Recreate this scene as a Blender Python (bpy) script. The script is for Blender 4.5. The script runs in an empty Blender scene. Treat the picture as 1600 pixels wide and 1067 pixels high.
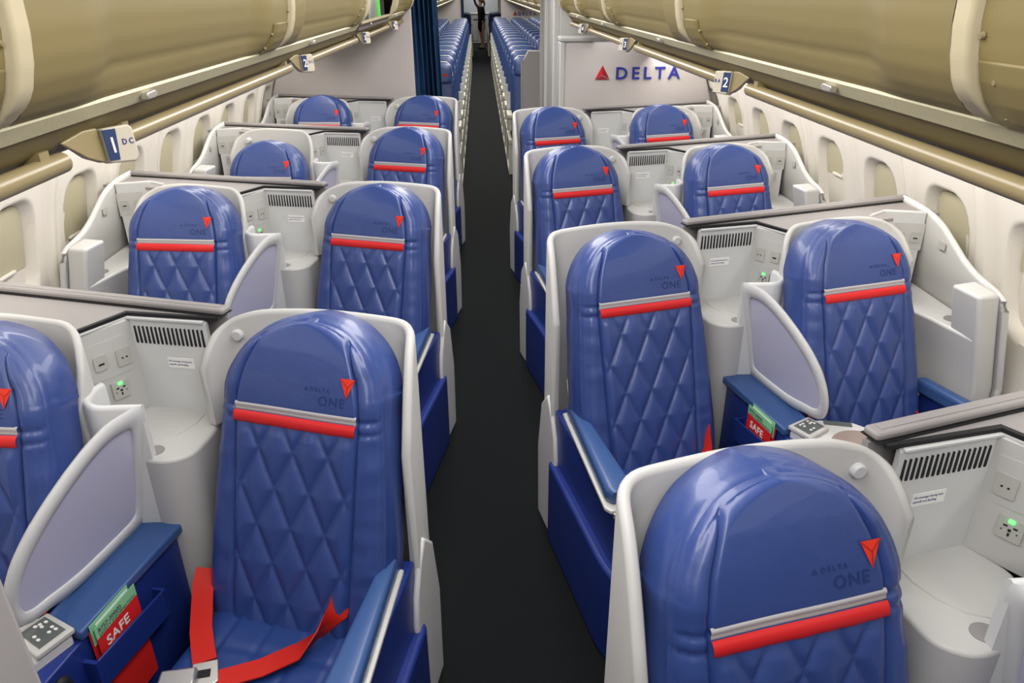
import bpy, bmesh, math, random
from mathutils import Vector, Matrix, noise
R = math.radians
random.seed(7)
C = bpy.context.scene
COL = C.collection
CX = .02                                   # lateral centre of the cabin

# ------------------------------------------------------------------ camera
cam_d = bpy.data.cameras.new('camera'); cam = bpy.data.objects.new('camera', cam_d); COL.objects.link(cam)
cam_d.sensor_width = 36; cam_d.lens = 1160 / 1600 * 36; cam_d.clip_start = .02; cam_d.clip_end = 100
pt, yw, rl = R(25.389), R(2.167), R(-.4)
fwd = Vector((math.cos(pt) * math.sin(yw), math.cos(pt) * math.cos(yw), -math.sin(pt)))
rt0 = Vector((math.cos(yw), -math.sin(yw), 0)); up0 = rt0.cross(fwd)
rt = rt0 * math.cos(rl) + up0 * math.sin(rl); up = up0 * math.cos(rl) - rt0 * math.sin(rl)
M = Matrix((rt, up, -fwd)).transposed().to_4x4(); M.translation = Vector((0, 0, 1.845))
cam.matrix_world = M
C.camera = cam

# ------------------------------------------------------------------ world, exposure
C.view_settings.view_transform = 'Standard'; C.view_settings.look = 'None'; C.view_settings.gamma = 1
C.view_settings.use_curve_mapping = False; C.view_settings.exposure = 0.0
w = bpy.data.worlds.new('cabin_air'); C.world = w; w.use_nodes = True
w.node_tree.nodes['Background'].inputs[0].default_value = (1, .97, .93, 1)
w.node_tree.nodes['Background'].inputs[1].default_value = .12

def area(name, loc, size, energy, color, rot=(0, 0, 0)):
    d = bpy.data.lights.new(name, 'AREA'); d.shape = 'RECTANGLE'; d.size, d.size_y = size; d.energy = energy; d.color = color
    o = bpy.data.objects.new(name, d); COL.objects.link(o); o.location = loc; o.rotation_euler = rot
    return o
WARM = (1, .95, .88); COOL = (.95, .97, 1)
# the long ceiling light between the bins (business, then economy), and the wash lights over the windows
area('ceiling_strip_light', (CX, 2.6, 2.08), (.5, 7.0), 92, (1, .97, .95))
area('ceiling_strip_light', (CX, 14.5, 2.08), (.6, 14.5), 190, (1, .97, .9))
area('galley_ceiling_light', (CX, 28.5, 2.08), (1.2, 3.5), 30, COOL)
for s in (-1, 1):
    area('window_wash_light', (CX + s * 1.28, 2.7, 1.46), (.12, 6.6), 34, WARM, (0, s * R(-38), 0))
    area('window_wash_light', (CX + s * 1.28, 14.5, 1.46), (.12, 14), 40, WARM, (0, s * R(-38), 0))
    area('underbin_fill_light', (CX + s * .95, 2.7, 1.50), (.3, 6.4), 10, (1, .98, .95))  # unseen fill strip added under the bins to brighten the seats

# ------------------------------------------------------------------ materials
def mat(name, col, rough=.5, spec=.5, metal=0, bump=None, mottle=None, emit=None, trans=0, coat=0, sheen=0):
    m = bpy.data.materials.new(name); m.use_nodes = True; nt = m.node_tree; b = nt.nodes['Principled BSDF']
    b.inputs['Base Color'].default_value = (*col, 1); b.inputs['Roughness'].default_value = rough
    b.inputs['Specular IOR Level'].default_value = spec; b.inputs['Metallic'].default_value = metal
    b.inputs['Transmission Weight'].default_value = trans; b.inputs['Coat Weight'].default_value = coat
    b.inputs['Sheen Weight'].default_value = sheen
    if emit: b.inputs['Emission Color'].default_value = (*emit[0], 1); b.inputs['Emission Strength'].default_value = emit[1]
    if bump or mottle: tc = nt.nodes.new('ShaderNodeTexCoord')
    if bump:
        sc, st, dist = bump
        n = nt.nodes.new('ShaderNodeTexNoise'); n.inputs['Scale'].default_value = sc; n.inputs['Detail'].default_value = 4
        bp = nt.nodes.new('ShaderNodeBump'); bp.inputs['Strength'].default_value = st; bp.inputs['Distance'].default_value = dist
        nt.links.new(tc.outputs['Object'], n.inputs['Vector']); nt.links.new(n.outputs['Fac'], bp.inputs['Height'])
        nt.links.new(bp.outputs['Normal'], b.inputs['Normal'])
    if mottle:
        sc, amt = mottle
        n = nt.nodes.new('ShaderNodeTexNoise'); n.inputs['Scale'].default_value = sc; n.inputs['Detail'].default_value = 5
        mx = nt.nodes.new('ShaderNodeMix'); mx.data_type = 'RGBA'
        mx.inputs['A'].default_value = (*[c * (1 - amt) for c in col], 1); mx.inputs['B'].default_value = (*[min(1, c * (1 + amt)) for c in col], 1)
        nt.links.new(tc.outputs['Object'], n.inputs['Vector']); nt.links.new(n.outputs['Fac'], mx.inputs['Factor'])
        nt.links.new(mx.outputs['Result'], b.inputs['Base Color'])
    return m
MT = dict(
    leather=mat('blue_leather', (.024, .054, .215), .40, .6, bump=(34, .28, .004), mottle=(6, .12), coat=.18),
    leather_side=mat('blue_leather_cushion', (.012, .040, .18), .42, .5, bump=(38, .25, .004), mottle=(6, .12)),
    arm=mat('blue_vinyl', (.035, .085, .24), .35, .5, bump=(300, .08, .001)),
    panel_blue=mat('blue_plastic', (.012, .03, .19), .33, .5, mottle=(3, .06)),
    econ=mat('economy_blue_leather', (.022, .052, .18), .42, .5, bump=(60, .3, .004), mottle=(5, .12)),
    shell=mat('grey_white_plastic', (.505, .50, .485), .42, .4, mottle=(1.5, .03), bump=(400, .04, .0006)),
    white=mat('white_plastic', (.60, .605, .605), .38, .4, mottle=(1.5, .02), bump=(400, .04, .0006)),
    taupe=mat('taupe_plastic', (.26, .245, .245), .45, .4, mottle=(3, .04)),
    dark=mat('black_gap', (.012, .012, .014), .6, .3),
    brown=mat('dark_brown_strip', (.09, .07, .065), .5, .3),
    red=mat('red_leather', (.58, .014, .016), .42, .4, bump=(60, .2, .002)),
    grey=mat('grey_leather', (.42, .41, .42), .45, .4, bump=(60, .2, .002)),
    emb=mat('red_embroidery', (.72, .035, .015), .6, .3, bump=(500, .5, .001)),
    embd=mat('dark_red_thread', (.42, .015, .012), .6, .3),
    letter=mat('debossed_blue', (.016, .036, .145), .6, .3),
    belt=mat('red_webbing', (.50, .014, .008), .55, .3, bump=(600, .5, .001)),
    steel=mat('brushed_steel', (.66, .64, .6), .3, .5, metal=.85),
    trim=mat('silver_trim', (.72, .72, .68), .3, .5, metal=.3),
    frost=mat('frosted_panel', (.62, .62, .78), .35, .5, trans=.25),
    socket=mat('socket_grey', (.44, .44, .41), .45, .4),
    led=mat('green_indicator', (.1, .8, .1), .4, .3, emit=((.08, 1, .12), 3)),
    table=mat('brown_table_inlay', (.33, .26, .23), .25, .5, mottle=(14, .1)),
    key=mat('dark_keypad', (.10, .115, .11), .4, .4),
    carpet=mat('dark_carpet', (.0050, .0066, .0074), .9, .18, bump=(700, .9, .003), mottle=(260, .9)),
    wall=mat('cream_sidewall', (.76, .725, .665), .5, .3, mottle=(2, .02)),
    shade=mat('window_shade', (.52, .48, .34), .5, .3, mottle=(3, .03)),
    bulk=mat('bulkhead_laminate', (.55, .51, .50), .5, .35, mottle=(1.2, .03)),
    bin=mat('beige_bin_plastic', (.20, .158, .062), .5, .35, mottle=(2, .04), bump=(250, .05, .001)),
    binlip=mat('bin_rim', (.47, .41, .27), .4, .4),
    ledge=mat('speckled_ledge', (.50, .46, .29), .45, .4, mottle=(120, .12)),
    rail=mat('beige_rail', (.25, .20, .10), .3, .5),
    signw=mat('sign_white', (.50, .46, .37), .45, .4),
    navy=mat('sign_navy', (.02, .04, .12), .4, .4),
    ink=mat('navy_ink', (.03, .03, .20), .5, .3),
    logo=mat('logo_blue', (.02, .03, .30), .4, .4),
    logored=mat('logo_red', (.62, .01, .02), .4, .4),
    logodk=mat('logo_dark_red', (.30, .005, .015), .4, .4),
    curtain=mat('teal_curtain', (.010, .045, .12), .75, .3, bump=(90, .3, .003), mottle=(8, .3)),
    cardred=mat('card_red', (.68, .02, .02), .4, .4),
    cardgreen=mat('card_green', (.25, .60, .33), .45, .4),
    paper=mat('card_white', (.8, .8, .78), .5, .3),
    skin=mat('skin', (.55, .30, .20), .5, .3), cloth=mat('black_dress', (.008, .008, .010), .8, .2),
    hair=mat('brown_hair', (.16, .08, .03), .5, .3),
    econarm=mat('beige_armrest', (.58, .56, .48), .4, .4),
    ceil=mat('ceiling_panel', (.75, .73, .66), .5, .3),
    green=mat('green_bottle', (.10, .55, .10), .3, .5), bag=mat('dark_bag', (.03, .025, .025), .7, .3), cyl=mat('grey_metal', (.35, .36, .33), .3, .5, metal=.6),
)

# ------------------------------------------------------------------ mesh helpers
class MB:
    def __init__(s): s.v = []; s.f = []; s.m = []; s.sm = []
    def add(s, vs, fs, mi=0, smooth=True):
        o = len(s.v); s.v += [tuple(v) for v in vs]
        for f in fs: s.f.append(tuple(i + o for i in f)); s.m.append(mi); s.sm.append(smooth)
        return s
    def box(s, x0, x1, y0, y1, z0, z1, mi=0):
        return s.prism([(x0, y0), (x1, y0), (x1, y1), (x0, y1)], z0, z1, mi)
    def prism(s, poly, z0, z1, mi=0, ax='z'):
        n = len(poly)
        def P(a, b, c): return {'z': (a, b, c), 'x': (c, a, b), 'y': (a, c, b)}[ax]
        vs = [P(a, b, z0) for a, b in poly] + [P(a, b, z1) for a, b in poly]
        fs = [tuple(range(n))[::-1], tuple(range(n, 2 * n))] + [(i, (i + 1) % n, n + (i + 1) % n, n + i) for i in range(n)]
        return s.add(vs, fs, mi)
    def grid(s, fn, nu, nv, mi=0, wrap=False):
        vs = [fn(i / nu, j / nv) for j in range(nv + 1) for i in range(nu + 1)]
        fs = [(j * (nu + 1) + i, j * (nu + 1) + i + 1, (j + 1) * (nu + 1) + i + 1, (j + 1) * (nu + 1) + i) for j in range(nv) for i in range(nu)]
        return s.add(vs, fs, mi)
    def tube(s, path, r, n=10, mi=0, caps=True, flat=1.0, upv=None):
        path = [Vector(p) for p in path]; vs = []
        for i, p in enumerate(path):
            d = (path[min(i + 1, len(path) - 1)] - path[max(i - 1, 0)]).normalized()
            u_ = Vector(upv) if upv else (Vector((0, 0, 1)) if abs(d.z) < .9 else Vector((0, 1, 0)))
            a = d.cross(u_).normalized(); b = a.cross(d)
            rr = r[i] if isinstance(r, (list, tuple)) else r
            for k in range(n):
                t = 2 * math.pi * k / n; vs.append(p + a * rr * math.cos(t) + b * rr * flat * math.sin(t))
        fs = [(i * n + k, i * n + (k + 1) % n, (i + 1) * n + (k + 1) % n, (i + 1) * n + k) for i in range(len(path) - 1) for k in range(n)]
        if caps: fs += [tuple(range(n))[::-1], tuple(range((len(path) - 1) * n, len(path) * n))]
        return s.add(vs, fs, mi)
    def wall(s, path, zt, zb, th, mi=0, rim=4):
        """thin wall standing on a plan path (list of (x,y)); zt list of top heights; rounded top rim"""
        n = len(path); P = [Vector((a, b)) for a, b in path]; vs = []
        zb_ = zb if isinstance(zb, (list, tuple)) else [zb] * n
        prof = [(-1, 'b', 0)] + [(-math.cos(math.pi * k / rim), 't', math.sin(math.pi * k / rim)) for k in range(rim + 1)] + [(1, 'b', 0)]
        m = len(prof)
        for i in range(n):
            d = (P[min(i + 1, n - 1)] - P[max(i - 1, 0)]).normalized(); nn = Vector((d.y, -d.x))
            for a, w_, h in prof:
                q = P[i] + nn * (a * th / 2); z = zb_[i] if w_ == 'b' else zt[i] - th / 2 + h * th / 2
                vs.append((q.x, q.y, z))
        fs = [(i * m + k, i * m + (k + 1) % m, (i + 1) * m + (k + 1) % m, (i + 1) * m + k) for i in range(n - 1) for k in range(m)]
        fs += [tuple(range(m))[::-1], tuple(range((n - 1) * m, n * m))]
        return s.add(vs, fs, mi)
    def ribbon(s, pts, width, th=.0025, side=None, mi=0):
        """flat strap along pts; side = list of across directions"""
        pts = [Vector(p) for p in pts]; vs = []
        for i, p in enumerate(pts):
            d = (pts[min(i + 1, len(pts) - 1)] - pts[max(i - 1, 0)]).normalized()
            a = Vector(side[i]) if side else Vector((1, 0, 0)); a = (a - d * a.dot(d)).normalized(); b = a.cross(d)
            vs += [p + a * width / 2 + b * th, p - a * width / 2 + b * th, p - a * width / 2 - b * th, p + a * width / 2 - b * th]
        fs = [(i * 4 + k, i * 4 + (k + 1) % 4, (i + 1) * 4 + (k + 1) % 4, (i + 1) * 4 + k) for i in range(len(pts) - 1) for k in range(4)]
        fs += [(3, 2, 1, 0), tuple(range(len(vs) - 4, len(vs)))]
        return s.add(vs, fs, mi)
    def build(s, name, mats, parent=None, sx=1, bevel=0, loc=None, seg=2, angle=40, fix=True):
        me = bpy.data.meshes.new(name)
        me.from_pydata([(sx * a, b, c) for a, b, c in s.v], [], s.f)
        for p, mi, sm in zip(me.polygons, s.m, s.sm): p.material_index = mi; p.use_smooth = sm
        for m_ in (mats if isinstance(mats, list) else [mats]): me.materials.append(MT[m_])
        if fix:
            bm = bmesh.new(); bm.from_mesh(me); bmesh.ops.recalc_face_normals(bm, faces=bm.faces); bm.to_mesh(me); bm.free()
        me.set_sharp_from_angle(angle=R(angle))
        o = bpy.data.objects.new(name, me); COL.objects.link(o)
        if parent: o.parent = parent
        if loc: o.location = loc
        if bevel:
            b = o.modifiers.new('bevel', 'BEVEL'); b.width = bevel; b.segments = seg; b.limit_method = 'ANGLE'; b.angle_limit = R(35); b.harden_normals = False
        return o

def text_mesh(body, size, depth=.001, bold=0, spacing=1.0):
    cu = bpy.data.curves.new('letters', 'FONT'); cu.body = body; cu.size = size; cu.extrude = depth; cu.offset = bold; cu.space_character = spacing
    cu.resolution_u = 3
    o = bpy.data.objects.new('letters', cu); COL.objects.link(o)
    dg = bpy.context.evaluated_depsgraph_get(); me = bpy.data.meshes.new_from_object(o.evaluated_get(dg))
    bpy.data.objects.remove(o); return me
def text(name, body, size, m, parent, loc, rot, depth=.001, bold=0, spacing=1.0, align='L'):
    me = text_mesh(body, size, depth, bold, spacing)
    xs = [v.co.x for v in me.vertices]; w_ = max(xs) - min(xs)
    if align == 'C':
        for v in me.vertices: v.co.x -= min(xs) + w_ / 2
    me.materials.clear(); me.materials.append(MT[m])
    o = bpy.data.objects.new(name, me); COL.objects.link(o); o.parent = parent; o.location = loc; o.rotation_euler = rot
    return o
def thing(name, label, cat, loc=(0, 0, 0), rotz=0, group=None):
    o = bpy.data.objects.new(name, None); COL.objects.link(o); o.empty_display_size = .1
    o.location = loc; o.rotation_euler = (0, 0, rotz); o['label'] = label; o['category'] = cat
    if group: o['group'] = group
    return o
def tag(o, label, cat, group=None):
    o['label'] = label; o['category'] = cat
    if group: o['group'] = group
    return o
def struct(o): o['kind'] = 'structure'; return o
def part(name, me, parent, loc=(0, 0, 0), rot=(0, 0, 0), sc=None):
    o = bpy.data.objects.new(name, me); COL.objects.link(o); o.parent = parent; o.location = loc; o.rotation_euler = rot
    if sc: o.scale = sc
    return o
def lerp_tab(tab, x):
    if x <= tab[0][0]: return tab[0][1]
    for (a, b), (c, d) in zip(tab, tab[1:]):
        if x <= c:
            t = (x - a) / (c - a); return b + (d - b) * t
    return tab[-1][1]
def smooth_tab(tab, x):
    if x <= tab[0][0]: return tab[0][1]
    n = len(tab)
    for i in range(n - 1):
        a, b = tab[i]; c, d = tab[i + 1]
        if x <= c:
            def sl(j):
                j0, j1 = max(j - 1, 0), min(j + 1, n - 1); return (tab[j1][1] - tab[j0][1]) / (tab[j1][0] - tab[j0][0])
            h = c - a; t = (x - a) / h; m0, m1 = sl(i) * h, sl(i + 1) * h
            return (2 * t**3 - 3 * t * t + 1) * b + (t**3 - 2 * t * t + t) * m0 + (-2 * t**3 + 3 * t * t) * d + (t**3 - t * t) * m1
    return tab[-1][1]
def rounded(pts, r, n=5):
    """polyline with its inner corners rounded"""
    P = [Vector(p) for p in pts]; out = [P[0]]
    for i in range(1, len(P) - 1):
        a, b, c = P[i - 1], P[i], P[i + 1]; ra = min(r, (a - b).length * .48, (c - b).length * .48)
        p0 = b + (a - b).normalized() * ra; p2 = b + (c - b).normalized() * ra
        for k in range(n + 1):
            t = k / n; out.append(p0 * (1 - t)**2 + b * 2 * t * (1 - t) + p2 * t * t)
    out.append(P[-1]); return [tuple(p) for p in out]
def resample(pts, step):
    P = [Vector(p) for p in pts]; out = [P[0]]
    for a, b in zip(P, P[1:]):
        n = max(1, int((b - a).length / step)); out += [a.lerp(b, k / n) for k in range(1, n + 1)]
    return [tuple(p) for p in out]

NTH = ['first', 'second', 'third', 'fourth', 'fifth', 'sixth', 'seventh', 'eighth', 'ninth', 'tenth', 'eleventh', 'twelfth', 'thirteenth', 'fourteenth', 'fifteenth', 'sixteenth', 'seventeenth']
# ------------------------------------------------------------------ the floor
FAR = 31.0
mb = MB(); mb.box(-1.85, 1.9, -.6, FAR, -.05, 0); struct(mb.build('floor', 'carpet'))
mb = MB(); mb.box(-1.13, 1.17, -.6, FAR, 2.1, 2.15); struct(mb.build('ceiling', 'ceil'))

# ------------------------------------------------------------------ side walls with window bays
def wall_x(z):
    return smooth_tab([(0, 1.70), (.4, 1.755), (.75, 1.765), (1.05, 1.72), (1.3, 1.635), (1.6, 1.49), (2.1, 1.15)], z)
W0, WP = 2.15, .508
def win_depth(y, z):
    k = round((y - W0) / WP); dy = (y - (W0 + k * WP)); dz = z - .965
    q = (abs(dy) / .150)**3.4 + (abs(dz) / .205)**3.4
    if q < 1: t = min(1, (1 - q) / .42); d = .055 * (t * t * (3 - 2 * t))
    else: d = 0
    # swelling pilasters between the bays
    e = abs(abs(dy) - WP / 2)
    d -= .024 * math.exp(-(e / .042)**8) * min(1, max(0, (1.75 - z) / .2))
    # joint groove every second pilaster
    j = (y - 2.912) / 1.016; jd = abs(j - round(j)) * 1.016
    if jd < .0075: d += .018
    return d
for s, nm in ((-1, 'left'), (1, 'right')):
    ya, yb = (.1, 6.4) if s < 0 else (.1, 5.95)
    ny = int((yb - ya) / .0085); zs = [i * .02 for i in range(0, 36)] + [.70 + i * .01 for i in range(1, 62)] + [1.33 + i * .05 for i in range(0, 16)]
    mb = MB(); nz = len(zs) - 1
    mb.grid(lambda a, b: (CX + s * (wall_x(zs[int(round(b * nz))]) + win_depth(ya + a * (yb - ya), zs[int(round(b * nz))])), ya + a * (yb - ya), zs[int(round(b * nz))]), ny, nz)
    struct(mb.build('wall_' + nm, 'wall', angle=60, fix=False))
    mb = MB(); mb.grid(lambda a, b: (CX + s * wall_x(b * 2.1), yb + 1.3 + a * (FAR - yb - 1.3), b * 2.1), 4, 30)
    struct(mb.build('wall_%s_economy' % nm, 'wall', fix=False))
    # window shades: pulled half or fully down, in their frames
    n = 0
    for k in range(-3, 9):
        y = W0 + k * WP
        if y > yb - .3 or y < .3: continue
        n += 1; zc = .965; f = .70 if (k % 3) else .45
        wo = bpy.data.objects.new('window_%d' % (n if s < 0 else n + 20), None); COL.objects.link(wo); wo.location = (CX + s * 1.79, y, zc); struct(wo)
        def bay(z0, z1, th0, th1, m, name, par):
            mb = MB(); N = 14
            pts = []
            for i in range(48):
                t = 2 * math.pi * i / 48; c_, s_ = math.cos(t), math.sin(t)
                yy = .128 * abs(c_)**(2 / 3.4) * (1 if c_ > 0 else -1); zz = .182 * abs(s_)**(2 / 3.4) * (1 if s_ > 0 else -1)
                pts.append((yy, min(max(zz, z0), z1)))
            vs = []; npt = len(pts)
            for th in (th0, th1): vs += [(s * (wall_x(zc + b) - 1.79 + th), a, b) for a, b in pts]
            fs = [tuple(range(npt))[::-1], tuple(range(npt, 2 * npt))] + [(i, (i + 1) % npt, npt + (i + 1) % npt, npt + i) for i in range(npt)]
            mb.add(vs, fs, smooth=False); return mb.build(name, m, par)
        bay(-.18, .18, .044, .053, 'wall', 'window_frame', wo)
        bay(-.18 + .36 * (1 - f), .18, .038, .044, 'shade', 'window_shade', wo)
        mb = MB(); zl = -.18 + .36 * (1 - f); xx = s * (wall_x(zc + zl) - 1.79 + .034)
        mb.box(xx - .006, xx + .006, -.05, .05, zl, zl + .012); mb.build('shade_grip', 'wall', wo, bevel=.003)

# ------------------------------------------------------------------ bulkheads
# right: a low closet with the airline's sign in front of a full-height wall
closet = thing('closet', 'low cream closet with red and blue airline lettering behind last right row', 'closet', (CX + 1.0, 5.84, 0))
mb = MB(); px = CX + 1.0
mb.prism([(.585 - px, 0)] + [(CX + wall_x(z) - .012 - px, z) for z in (0, .3, .6, .9, 1.1, 1.25, 1.4, 1.5)] + [(.585 - px, 1.5)], -.12, .06, 0, 'y'); mb.build('closet_body', 'bulk', closet, bevel=.012)
mb = MB(); mb.box(.572 - px, 1.50 - px, -.135, .06, 1.50, 1.535); mb.build('closet_top', 'shell', closet, bevel=.01)
mb = MB(); mb.box(.575 - px, .615 - px, -.13, .06, 0, 1.50); mb.build('edge_post', 'shell', closet, bevel=.008)
txt = text('airline_lettering', 'DELTA', .118, 'logo', closet, (.993 - px, -.126, 1.243), (R(90), 0, 0), .006, .0022, 1.42)
me = txt.data; xs = [v.co.x for v in me.vertices]; sc = .472 / (max(xs) - min(xs)); zs_ = max(v.co.y for v in me.vertices)
for v in me.vertices: v.co.x = (v.co.x - min(xs)) * sc; v.co.y *= .083 / zs_
def widget(par, x, y, z, wdt, h, nm='airline_emblem'):
    mb = MB()
    a = wdt / 2
    mb.prism([(x - a, z), (x + a, z), (x, z + h * .26)], y - .006, y, 1, 'y')
    mb.prism([(x - a * .93, z + h * .07), (x, z + h * .34), (x, z + h)], y - .006, y, 0, 'y')
    mb.prism([(x + a * .93, z + h * .07), (x, z + h), (x, z + h * .34)], y - .006, y, 1, 'y')
    return mb.build(nm, ['logored', 'logodk'], par, fix=True)
widget(closet, .892 - px, -.121, 1.240, .108, .098)
mb = MB(); mb.prism([(.56, 5.93), (.60, 5.93), (.60, 6.97), (.545, 6.97), (.545, 5.93)], 0, 2.1); mb.prism([(.59, 0)] + [(CX + wall_x(z) - .01, z) for z in (0, .3, .6, .9, 1.1, 1.25, 1.4, 1.6, 1.8, 2.1)] + [(.59, 2.1)], 5.93, 5.99, 0, 'y'); struct(mb.build('wall_right_bulkhead', 'shell', bevel=.01))
mb = MB(); mb.box(.52, .56, 6.4, 6.46, 0, 2.1); mb.box(.525, .56, 6.90, 6.985, 0, 2.1); struct(mb.build('trim_1', 'shell', bevel=.008))
mb = MB(); mb.prism([(-.53, 0)] + [(CX - wall_x(z) + .01, z) for z in (0, .3, .6, .9, 1.1, 1.25, 1.4, 1.6, 1.8, 2.1)] + [(-.53, 2.1)], 6.34, 6.40, 0, 'y'); struct(mb.build('wall_left_bulkhead', 'bulk', bevel=.008))
# partition screen in front of the first economy row on the right
pr_ = thing('partition_screen', 'beige chamfered screen before the first economy row on the right', 'screen', (.7, 7.6, 0))
mb = MB(); mb.prism([(.405 - .7, .0), (1.6 - .7, 0), (1.6 - .7, 1.30), (.46 - .7, 1.30), (.405 - .7, 1.20)], -.012, .012, 0, 'y'); mb.build('screen_panel', 'bulk', pr_, bevel=.004)
mb = MB(); mb.tube([(.405 - .7, 0, .02), (.405 - .7, 0, 1.20), (.46 - .7, 0, 1.30), (1.6 - .7, 0, 1.30)], .014, 8); mb.build('edge_trim', 'shell', pr_)
# front partition by the camera, seen at the lower left
fp = thing('front_partition', 'grey partition edge at the lower left corner before first left row', 'partition', (-1.032, .45, 0))
mb = MB(); mb.box(-.75, .615, -.012, .03, 0, 1.75); mb.build('partition_panel', 'taupe', fp, bevel=.004)
mb = MB(); mb.box(.61, .632, -.02, .035, 0, 1.75); mb.build('edge_trim', 'taupe', fp, bevel=.008)
mb = MB(); mb.box(.592, .600, -.0135, -.008, 0, 1.75); mb.build('shadow_groove', 'brown', fp)

# curtain gathered beside the left bulkhead
mb = MB()
def cur(a, b):
    z = 2.05 - b * 2.0; x0 = -.555 + .03 * b; x1 = -.345 + .055 * b
    x = x0 + (x1 - x0) * a + .006 * math.sin(a * 40 + b * 3); y = 6.50 + .045 * math.sin(a * 34 + math.sin(b * 2.5)) + .015 * math.sin(a * 71)
    return (x, y, z)
mb.grid(cur, 120, 30)
cu = mb.build('curtain', 'curtain', fix=False); sm = cu.modifiers.new('thickness', 'SOLIDIFY'); sm.thickness = .004
tag(cu, 'dark blue cabin curtain gathered beside the left bulkhead', 'curtain')

# ------------------------------------------------------------------ the seat (cushions shared by all)
STR = .95
def seat_pt(u, s, depth):
    y = .30 * s + (.9 * s * s if s > 0 else 0) + depth
    return (u, y, STR + s * .955 - .28 * depth * (1 if s > .05 else .6))
WT = [(-.56, .222), (-.5, .234), (-.25, .226), (0, .207)] + [(.2 * k / 14, .207 * math.sqrt(max(.0004, 1 - (k / 14)**2.5))) for k in range(3, 14)] + [(.1925, .207 * math.sqrt(1 - .9625**2.5)), (.197, .207 * math.sqrt(1 - .985**2.5)), (.2, .012)]
ST_ = [(-.56, .150), (-.5, .154), (-.25, .158), (.02, .160), (.05, .156), (.09, .146), (.13, .130), (.165, .112), (.18, .102)]
def quilt(u, s):
    if s > -.03: return 0
    a = u / .092 + s / .19 + .5; b = u / .092 - s / .19 + .5
    g = min(abs(a - round(a)), abs(b - round(b)))
    fade = min(1, (-.03 - s) / .03)
    return (.0105 * (1 - math.exp(-(g / .16)**1.1)) - .002 * math.exp(-(g / .02)**2)) * fade * min(1, max(0, (.158 - abs(u)) / .02))
srows = []
s = -.55
while s < .1995: srows.append(s); s += .0046 if s < .1 else (.004 if s < .16 else (.0022 if s < .188 else .0012))
srows.append(.2)
def front_depth(u, s, w_, sm_):
    d = 0
    e = (w_ - abs(u)) / .045
    if e < 1: d += .030 * (1 - math.sqrt(max(0, 1 - (1 - max(0, e))**2)))      # rolled edge
    if s > .14: d += .3 * max(0, (s - .14))**1.0 * .25
    g = abs(abs(u) - sm_); d += .0095 * math.exp(-(g / .0038)**2) * min(1, max(0, (w_ - sm_ - .002) / .02))
    g = w_ - abs(u); d += .004 * math.exp(-((g - .012) / .003)**2)                 # seam
    d += .0045 * math.exp(-((s + .001) / .006)**2) * (1 if abs(u) < w_ else 0)
    if abs(u) < sm_: d -= quilt(u, s)
    if abs(u) > sm_: d -= .004 * noise.noise(Vector((u * 9, s * 22, 3))) ; d += .004 * math.exp(-((s + .03) / .006)**2)
    d += .0035 * noise.noise(Vector((u * 5, s * 6, 1)))
    return d
def back_meshes():
    bol = MB(); hp = MB(); qp = MB()
    NB, NC = 9, 78
    ncols = 2 * NB + NC + 1; pts = []
    for s in srows:
        w_, sm_ = smooth_tab(WT, s), smooth_tab(ST_, s); sm_ = min(sm_, w_ - .002); row = []
        for i in range(ncols):
            if i <= NB: u = -w_ + (w_ - sm_) * i / NB
            elif i >= NB + NC: u = sm_ + (w_ - sm_) * (i - NB - NC) / NB
            else: u = -sm_ + 2 * sm_ * (i - NB) / NC
            row.append(seat_pt(u, s, front_depth(u, s, w_, sm_)))
        pts.append(row)
    def sub(mb, i0, i1, j0, j1):
        vs = [pts[j][i] for j in range(j0, j1 + 1) for i in range(i0, i1 + 1)]; n = i1 - i0 + 1
        mb.add(vs, [(j * n + i, j * n + i + 1, (j + 1) * n + i + 1, (j + 1) * n + i) for j in range(j1 - j0) for i in range(n - 1)])
    J = min(range(len(srows)), key=lambda k: abs(srows[k] + .012)); L = len(srows) - 1
    sub(qp, NB, NB + NC, 0, J); sub(hp, NB, NB + NC, J, L)
    sub(bol, 0, NB, 0, L); sub(bol, NB + NC, ncols - 1, 0, L)
    # sides and back: rings following the outline
    loop = [(j, 0) for j in range(0, L + 1, 2)] + [(L, i) for i in range(0, ncols, 6)] + [(j, ncols - 1) for j in range(L, -1, -2)]
    def out_n(j, i):
        s_ = srows[j]; w_ = smooth_tab(WT, s_); dw = (smooth_tab(WT, min(.2, s_ + .004)) - smooth_tab(WT, s_ - .004)) / .008
        if j == L: return (0, 1)
        sg = -1 if i == 0 else 1; l = math.hypot(1, dw); return (sg / l, -dw / l)
    rings = [(0, .0), (.006, .006), (.0045, .012), (.009, .020), (.012, .045), (.012, .095), (-.01, .118), (-.05, .125)]
    vs = []
    for off, dep in rings:
        for j, i in loop:
            s_ = srows[j]; w_ = smooth_tab(WT, s_); u = {0: -w_}.get(i, w_ if i == ncols - 1 else (-w_ + 2 * w_ * i / (ncols - 1)))
            n_ = out_n(j, i); base = .030
            u2 = u + n_[0] * off; s2 = s_ + n_[1] * off
            wr = .003 * noise.noise(Vector((u * 12, s_ * 14, dep * 25))) if dep > .015 else 0
            p = seat_pt(u2 + n_[0] * wr, s2 + n_[1] * wr, base + dep + (.3 * max(0, s_ - .14) * .25)); vs.append(pts[j][i] if off == 0 and dep == 0 else p)
    n = len(loop)
    fs = [(r * n + k, r * n + k + 1, (r + 1) * n + k + 1, (r + 1) * n + k) for r in range(len(rings) - 1) for k in range(n - 1)]
    fs.append(tuple(range((len(rings) - 1) * n, len(rings) * n)))
    bol.add(vs, fs)
    return bol, hp, qp
_b, _h, _q = back_meshes()
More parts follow.
